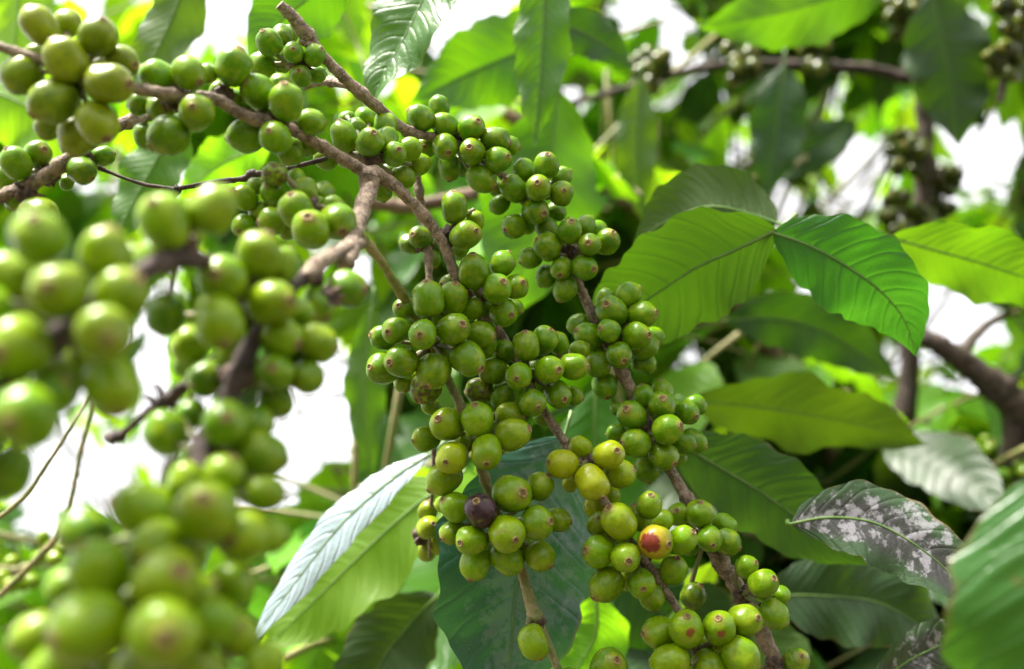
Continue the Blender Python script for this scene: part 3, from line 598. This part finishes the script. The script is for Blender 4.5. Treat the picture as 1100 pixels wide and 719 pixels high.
far_branch([(1130, -60, .9, 7), (1098, 20, .9, 7), (1082, 70, .9, 6), (1075, 110, .9, 4)],
    'hanging branch of berries coloured nearly black as silhouettes at the top right corner', [(1090, 15, .88), (1080, 62, .9), (1098, 45, .9)], 15, 8.5, 'k', mats=[BARKD], seed=8)
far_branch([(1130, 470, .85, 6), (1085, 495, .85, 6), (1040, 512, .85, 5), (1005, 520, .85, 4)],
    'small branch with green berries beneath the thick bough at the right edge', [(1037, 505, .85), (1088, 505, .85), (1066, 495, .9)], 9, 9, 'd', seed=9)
far_branch([(-40, 600, .8, 4), (15, 612, .8, 4), (50, 596, .8, 4), (90, 560, .8, 3)],
    'distant twig of small pale berries at the lower left edge', [(18, 618, .8), (52, 592, .8)], 7, 8, 'f', mats=[BARKG], seed=12)
big = branch('bough', [(1180, 560, 0.86, 24), (1120, 470, 0.86, 23), (1085, 430, 0.86, 21), (1040, 392, 0.86, 15), (1000, 366, 0.86, 12), (960, 350, 0.88, 10), (900, 300, 0.95, 9), (850, 240, 1.0, 8)],
    'thick brown bough angling in from the right edge', 'bough', mats=[BARKD], extra=[[(1030, 385, 0.86, 8), (1060, 350, 0.88, 5), (1110, 325, 0.9, 5)], [(1090, 440, 0.86, 14), (1085, 520, 0.86, 14), (1070, 640, 0.86, 16), (1060, 800, 0.86, 16)]])
bough2 = branch('bough', [(540, 120, .95, 8), (600, 160, .95, 11), (640, 195, .95, 13), (690, 225, .95, 12), (760, 290, 1.0, 11), (840, 400, 1.05, 13), (900, 520, 1.1, 15), (930, 700, 1.1, 17)],
    'dim brown bough behind the middle clusters', 'bough', mats=[BARKT])
bough3 = branch('bough', [(395, 215, .8, 9), (440, 222, .8, 9), (520, 205, .8, 8), (560, 190, .85, 7)],
    'short dark bough behind the fork of the grey branch', 'bough', mats=[BARKT])

# ------------------------------------------------------------------ named leaves
R = math.radians
H = hero_leaf
H('dusty blue green leaf hanging below the cluster with the dark purple berry', [(606, 470, .52), (588, 520, .512), (566, 580, .502), (553, 640, .495), (548, 710, .49), (538, 790, .485)], 88, LEAFB, tilt=R(-22), fold=.10, wave=.06, seed=1)
H('broad green leaf with its tip behind the right hand berry clusters, seen from beneath', [(834, 247, .52), (795, 266, .52), (745, 289, .525), (695, 322, .535), (640, 352, .55), (615, 362, .555)], 60, LEAFC, tilt=R(-22), fold=.10, wave=.07, under=True, seed=2, var=.45)
H('glossy bright green leaf with a pointed drip tip at the right of the berries', [(830, 250, .52), (865, 262, .515), (905, 283, .51), (945, 312, .51), (972, 345, .515), (984, 384, .52)], 47, LEAFG, tilt=R(20), fold=.14, wave=.08, seed=3)
H('dark green leaf rising like a hump behind the broad leaf', [(835, 240, .56), (800, 228, .565), (760, 222, .57), (715, 238, .58), (680, 262, .59)], 46, LEAFC, tilt=R(10), fold=.1, wave=.05, seed=4, under=True)
H('green leaf reaching off the right edge above the thick bough', [(955, 255, .62), (1000, 268, .62), (1060, 285, .62), (1130, 310, .62), (1180, 340, .62)], 36, LEAF, tilt=R(30), fold=.15, seed=5, under=True, var=.6)
H('dark leaf mottled with white mould at the lower right', [(850, 563, .50), (890, 556, .495), (940, 562, .49), (990, 590, .485), (1030, 625, .48), (1070, 668, .475)], 42, LEAFM, tilt=R(-20), fold=.16, wave=.12, seed=6, pl=.002, pet=(846, 560, .52))
H('large blurred near leaf filling the lower right corner', [(1118, 512, .30), (1128, 580, .29), (1146, 690, .285), (1172, 800, .285), (1202, 920, .29)], 108, LEAFG, tilt=R(24), fold=.15, wave=.07, seed=7, var=.3, pet=(1160, 505, .31))
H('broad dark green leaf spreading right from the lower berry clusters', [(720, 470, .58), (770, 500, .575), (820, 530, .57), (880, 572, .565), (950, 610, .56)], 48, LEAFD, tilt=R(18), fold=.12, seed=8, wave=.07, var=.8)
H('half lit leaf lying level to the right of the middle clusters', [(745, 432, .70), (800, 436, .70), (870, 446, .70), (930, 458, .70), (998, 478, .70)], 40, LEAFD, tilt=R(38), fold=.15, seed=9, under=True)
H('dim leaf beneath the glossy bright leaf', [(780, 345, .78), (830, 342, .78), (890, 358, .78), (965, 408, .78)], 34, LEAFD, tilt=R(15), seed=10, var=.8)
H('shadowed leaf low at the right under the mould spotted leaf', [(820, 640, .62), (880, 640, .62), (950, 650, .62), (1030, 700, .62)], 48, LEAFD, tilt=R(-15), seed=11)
H('small dark leaf with grey mould at the bottom right', [(940, 735, .52), (985, 705, .52), (1030, 690, .52), (1090, 700, .52)], 28, LEAFM, tilt=R(-10), seed=12)
H('leaf with silvery blue sky glare painted into its colour at the lower left of the middle clusters', [(462, 488, .56), (425, 512, .555), (370, 560, .55), (320, 622, .545), (262, 700, .54)], 23, LEAFS, tilt=R(0), hint=-FW + UP * 0.75, fold=.10, wave=.04, seed=13)
H('vivid green leaf just below the leaf with painted sky glare', [(482, 520, .60), (450, 540, .60), (398, 586, .60), (335, 648, .60), (275, 705, .60)], 50, LEAFY, tilt=R(24), fold=.12, seed=14, under=True, var=.2)
H('dark green leaf hanging at the bottom left of centre', [(470, 640, .63), (440, 670, .63), (405, 720, .63), (380, 800, .63)], 46, LEAFD, tilt=R(10), seed=15)
H('yellow green leaf glowing at the bottom left of centre', [(440, 560, .80), (400, 620, .80), (350, 690, .80), (300, 770, .80)], 60, LEAFY, tilt=R(10), seed=16, under=True)
H('hanging leaf behind the berry at the top left, lit through', [(215, -60, .62), (200, -20, .62), (180, 30, .62), (158, 75, .62), (135, 120, .62)], 34, LEAF, tilt=R(10), seed=17, under=True)
H('pale green leaf in the top left corner', [(20, -60, .7), (20, 0, .7), (14, 60, .7), (0, 130, .7)], 42, LEAFY, tilt=R(20), seed=18, under=True)
H('bright leaf behind the top left clusters at the left edge', [(-30, 90, .66), (20, 110, .66), (70, 140, .66), (110, 190, .66)], 48, LEAFY, tilt=R(-14), seed=19, under=True)
H('drooping leaf hanging under the top left clusters', [(195, 120, .6), (180, 150, .6), (158, 190, .6), (120, 262, .6)], 36, LEAF, tilt=R(14), seed=20, under=True, var=.8)
H('small lit leaf right of the drooping leaf, above the near berries', [(290, 150, .66), (260, 165, .66), (225, 185, .66), (190, 215, .66)], 30, LEAFY, tilt=R(0), seed=21, under=True)
H('green leaf above the brown branch end at the top', [(370, -40, .6), (340, -10, .6), (300, 25, .6), (265, 68, .6)], 40, LEAF, tilt=R(-15), seed=22, under=True)
H('bluish glossy leaf with curled edge hanging at the top', [(470, -60, .52), (462, -20, .52), (440, 30, .52), (415, 75, .52), (398, 115, .52)], 42, LEAF, tilt=R(32), fold=.3, seed=23, var=.6)
H('wide dark leaf spanning the top behind the fork', [(610, 30, .72), (560, 55, .72), (505, 78, .72), (440, 110, .72)], 46, LEAF, tilt=R(-8), seed=24, var=.9)
H('narrow leaf hanging straight down at the top centre', [(580, -50, .62), (584, 0, .62), (582, 60, .62), (578, 110, .62), (574, 158, .62)], 30, LEAF, tilt=R(10), seed=25, under=False, var=.7)
H('oval dark leaf to the right of the narrow hanging leaf', [(585, 20, .7), (615, 30, .7), (645, 45, .7), (680, 75, .7)], 24, LEAFD, tilt=R(10), seed=26, var=.9)
H('hanging leaf below the level background branch, left of the others', [(688, 85, .85), (684, 130, .85), (684, 180, .85), (690, 240, .85)], 22, LEAF, tilt=R(12), seed=27)
H('dark leaf hanging beside the upright stem at the top right', [(1000, -10, .92), (1012, 40, .92), (1022, 90, .92), (1030, 160, .92)], 44, LEAFD, tilt=R(10), seed=28, var=.6)
H('dim leaf hanging below the level branch at the upper right', [(842, 70, .95), (838, 110, .95), (832, 160, .95), (822, 215, .95)], 30, LEAFD, tilt=R(10), seed=29, var=.9)
H('large shadowed leaf across the top to the right of centre', [(960, -30, .8), (900, -5, .8), (830, 15, .8), (750, 30, .8)], 42, LEAF, tilt=R(-14), seed=30, under=True)
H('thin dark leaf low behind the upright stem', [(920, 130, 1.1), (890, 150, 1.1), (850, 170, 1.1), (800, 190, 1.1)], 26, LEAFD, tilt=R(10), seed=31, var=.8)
H('tall lit leaf behind the centre left clusters', [(400, 330, .72), (395, 380, .72), (392, 440, .72), (400, 510, .72)], 24, LEAF, tilt=R(10), seed=32, under=True, var=.6)
H('tip of a light leaf at the bottom beside the lowest single berry', [(640, 640, .60), (640, 680, .60), (620, 720, .60), (600, 770, .60)], 40, LEAFY, tilt=R(10), seed=33, under=True, var=.9)
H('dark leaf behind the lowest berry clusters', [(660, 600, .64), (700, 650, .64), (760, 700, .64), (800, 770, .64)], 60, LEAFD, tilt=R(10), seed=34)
H('mid green leaf behind the clusters in the middle of the picture', [(600, 100, .70), (590, 180, .70), (570, 260, .70), (545, 350, .70)], 62, LEAF, tilt=R(-20), seed=35, under=True, var=.9)
H('shadowed leaf between the middle and right clusters', [(640, 420, .66), (640, 480, .66), (655, 540, .66), (690, 620, .66)], 46, LEAF, tilt=R(15), seed=36, var=.9)
# twig that carries the pair of leaves at the right
branch('leafy_twig', [(834, 247, .525, 2.5), (850, 252, .60, 2.6), (885, 268, .72, 3), (940, 285, .9, 4), (985, 300, 1.01, 5)], 'short thin twig joining the broad leaf and the glossy leaf to the stem behind', 'twig', mats=[BARKG])

# ------------------------------------------------------------------ trees behind: trunk, limbs, leafy crown
GAPS = [(185,225,38,36), (120,215,22,14), (345,445,62,55), (310,500,32,30), (390,395,22,20), (500,20,36,26), (470,50,18,22), (90,20,26,34), (690,15,18,30), (725,25,12,22), (848,228,26,14), (900,222,14,8), (1062,160,36,20), (930,168,34,10), (1035,345,44,26), (1010,320,26,20), (905,385,14,10), (1050,420,16,10), (975,395,12,10), (955,515,18,11),
        (600,102,11,18), (165,370,22,50), (185,470,20,30), (110,520,36,30), (55,560,18,24), (690,130,14,12), (1055,30,16,14), (390,300,22,16), (895,120,10,14), (790,165,8,14), (225,40,16,26), (415,215,12,10), (760,80,22,10), (965,245,12,6), (660,20,10,12), (360,150,12,12), (955,400,10,10), (740,400,12,7), (650,240,8,8), (1080,265,16,7), (870,300,9,8), (60,480,16,20), (620,330,6,8), (255,500,18,16), (830,325,7,7), (150,8,16,12), (420,100,10,12), (352,95,9,8), (540,15,12,14), (425,20,8,22), (270,20,10,20), (75,205,16,12), (560,160,7,7)]
_g = random.Random(5)
GAPS += [(_g.uniform(640, 1090), _g.uniform(20, 420), _g.uniform(2, 5), _g.uniform(2, 5)) for _ in range(26)] + [(_g.uniform(10, 440), _g.uniform(440, 700), _g.uniform(3, 7), _g.uniform(3, 7)) for _ in range(12)]
def tree(label, base, height, lean, regions, nbr, seed, dens=1.0, gapuse=True, dark=0.3, leaf_len=(0.12, 0.19), backlit=0.52):
    """regions: list of (x0,y0,x1,y1,d0,d1,count) bearings the crown reaches into"""
    rnd = random.Random(seed); root = empty('coffee_tree', base); tag(root, label, 'tree', 'coffee trees behind the fruiting branches')
    t = Tube(); top = base + Vector((lean[0], lean[1], height)); pts = []
    for k in range(9):
        q = k / 8; pts.append(base.lerp(top, q) + Vector((0.05 * math.sin(q * 5 + seed), 0.05 * math.cos(q * 4 + seed), 0)))
    t.add(pts, [0.035 * (1 - 0.7 * k / 8) for k in range(9)], 12, 0, 0.25, seed)
    t.build('trunk', [BARKT], root, base, Vector((0, 0, 0)))
    V, F, UV, VAR, MI = [], [], [], [], []; lt = Tube()
    for (x0, y0, x1, y1, d0, d1, cnt) in regions:
        for b in range(int(cnt * dens)):
            c = P(rnd.uniform(x0, x1), rnd.uniform(y0, y1), rnd.uniform(d0, d1))
            bx, by, bd = pix(c)
            if gapuse and any(((bx - g[0]) / (g[2] + 12)) ** 2 + ((by - g[1]) / (g[3] + 12)) ** 2 < 1 for g in GAPS): continue
            dr = Vector((rnd.gauss(0, 1), rnd.gauss(0, .8), rnd.gauss(-0.05, .35))).normalized()
            L = rnd.uniform(.25, .5); n = max(3, int(L / 0.062))
            pr = [c + dr * (L * (k / n - .5)) + Vector((0, 0, -0.25 * L * (k / n) ** 2)) for k in range(n + 1)]
            tk = min(max((pr[0].z - base.z) / height - 0.12, 0.05), 0.95); tp = base.lerp(top, tk) + Vector((0.05 * math.sin(tk * 5 + seed), 0.05 * math.cos(tk * 4 + seed), 0))
            jn = [Vector(q) for q in spline([tuple(tp), tuple(tp.lerp(pr[0], .5) + Vector((0, 0, -.04))), tuple(pr[0])], 6)]
            if b % 3 == 0 and min(pix(q)[2] for q in jn) > .6: lt.add(jn, [0.0040 - 0.0020 * k / (len(jn) - 1) for k in range(len(jn))], 6, 0)
            lt.add(pr, [0.003 * (1 - .6 * k / n) for k in range(n + 1)], 6, 0)
            for k in range(1, n + 1):
                t0 = (pr[k] - pr[k - 1]).normalized(); side0 = t0.cross(Vector((0, 0, 1))).normalized()
                for sg in (-1, 1):
                    ln = rnd.uniform(*leaf_len) * (0.75 if k == n else 1)
                    dd = (side0 * sg * rnd.uniform(.6, 1.1) + t0 * rnd.uniform(.2, .8) + Vector((0, 0, rnd.uniform(-.9, .05)))).normalized()
                    p0 = pr[k]; pl = [p0 + dd * 0.01]
                    for q in range(1, 7): pl.append(pl[-1] + (dd + Vector((0, 0, -0.13 * q * rnd.uniform(.5, 1.2)))).normalized() * ln / 6)
                    cx, cy, cdp = pix(pl[3])
                    if cdp < 0.55: continue
                    if gapuse:
                        hit = False; rpx = ln * 0.14 * FPX / max(cdp, .3)
                        for pt in (pl[3], pl[5]):
                            cx, cy, cdp = pix(pt); ip = rpx * (.6 if pt is not pl[3] else 1)
                            for gx, gy, gw, gh in GAPS:
                                if ((cx - gx) / (gw + ip)) ** 2 + ((cy - gy) / (gh + ip)) ** 2 < 1: hit = True; break
                            if hit: break
                        if hit: continue
                    a = len(F)
                    leaf_geo(V, F, UV, VAR, pl, ln * rnd.uniform(.19, .24), (Vector((0, 0, 1)) + Vector((rnd.gauss(0, .4), rnd.gauss(0, .4), 0))).normalized(), 0, rnd.uniform(.05, .35), .12, 14, 6, rnd, .15)
                    r = rnd.random(); mi = 1 if r < dark else (2 if r > backlit else 0)
                    MI += [mi] * (len(F) - a)
    me = leaf_mesh('crown', V, F, UV, VAR, [LEAF, LEAFD, LEAFY], base, MI); cr = mesh_obj('crown', me, root, Vector((0, 0, 0)))
    lt.build('limb', [BARKG], root, base, Vector((0, 0, 0)))
    return root
tree('dense leafy coffee tree filling the right side behind the berries', Vector((0.55, 1.6, -.1)), 2.6, (-.1, .2), [(640, 300, 1180, 500, .95, 1.7, 42), (650, -120, 1180, 300, 1.15, 2.0, 84), (750, -900, 1700, -160, .8, 1.9, 36)], 30, 11, dark=.25)  # last region: unseen overhead crown, added to shade the leaves and berries below
tree('low coffee tree with shade put into its dark leaf colour at the lower right', Vector((0.75, 1.35, -.1)), 1.5, (-.1, .1), [(660, 440, 1200, 830, .85, 1.5, 80)], 30, 66, dark=.62, backlit=.93)
tree('coffee tree whose leaves fill the middle background behind the fork', Vector((0.02, 1.9, -.1)), 2.5, (.1, .1), [(370, -60, 720, 400, .95, 1.9, 84), (370, 400, 760, 760, .8, 1.4, 56)], 30, 22, dark=.15)
tree('sparse sunlit coffee tree at the far left with gaps of white sky', Vector((-0.9, 2.3, -.1)), 2.8, (.1, .1), [(-80, -60, 380, 260, 1.1, 2.2, 64), (-60, 540, 460, 760, 1.0, 2.0, 74), (-60, 260, 400, 560, 1.4, 2.6, 20)], 30, 33, dark=.05, backlit=.25)
tree('distant coffee tree seen through the gaps beyond the others', Vector((0.9, 4.2, -.1)), 3.4, (.1, .1), [(480, -80, 1200, 740, 2.2, 4.0, 340)], 30, 44, dark=.05, backlit=.3)
tree('far coffee tree low behind the near left berries', Vector((-1.4, 4.4, -.1)), 2.8, (.1, .1), [(-100, 520, 520, 800, 2.4, 4.0, 60), (-100, 0, 520, 520, 2.6, 4.0, 30)], 30, 55, dark=.05, backlit=.25)

# unseen trees added behind the viewer to shade the near side of the berries
def shade_tree(label, base, height, spread, seed):
    rnd = random.Random(seed); root = empty('coffee_tree', base); tag(root, label, 'tree', 'unseen coffee trees added to shade the berries')
    t = Tube(); t.add([base + Vector((0, 0, height * k / 6)) + Vector((.04 * math.sin(k + seed), .04 * math.cos(k), 0)) for k in range(7)], [0.04 * (1 - .12 * k) for k in range(7)], 10, 0, .25, seed)
    t.build('trunk', [BARKT], root, base, Vector((0, 0, 0)))
    V, F, UV, VAR = [], [], [], []
    for b in range(420):
        a = rnd.uniform(0, 6.28); h = rnd.uniform(.15, 1); q = spread * math.sqrt(rnd.random()) * (1.15 - .6 * h)
        p = base + Vector((q * math.cos(a), q * math.sin(a), h * height))
        dd = Vector((math.cos(a + rnd.gauss(0, .8)), math.sin(a + rnd.gauss(0, .8)), rnd.uniform(-.8, .1))).normalized(); pl = [p]; ln = rnd.uniform(.13, .19)
        for k in range(1, 6): pl.append(pl[-1] + (dd + Vector((0, 0, -.14 * k))).normalized() * ln / 5)
        leaf_geo(V, F, UV, VAR, pl, ln * .22, Vector((rnd.gauss(0, .3), rnd.gauss(0, .3), 1)).normalized(), 0, .2, .12, 10, 4, rnd, .15)
    mesh_obj('crown', leaf_mesh('crown', V, F, UV, VAR, [LEAF], base), root, Vector((0, 0, 0)))
for i, (x, y, h, sp_, lb) in enumerate([(-1.3, -1.1, 2.3, .75, 'unseen coffee tree added for shade behind the viewer, at the left'), (0.1, -1.5, 2.35, .8, 'tallest unseen coffee tree added for shade, straight behind the viewer'), (1.3, -0.9, 2.3, .75, 'unseen coffee tree added for shade behind the viewer, at the right')]):
    shade_tree(lb, Vector((x, y, 0)), h, sp_, 70 + i)
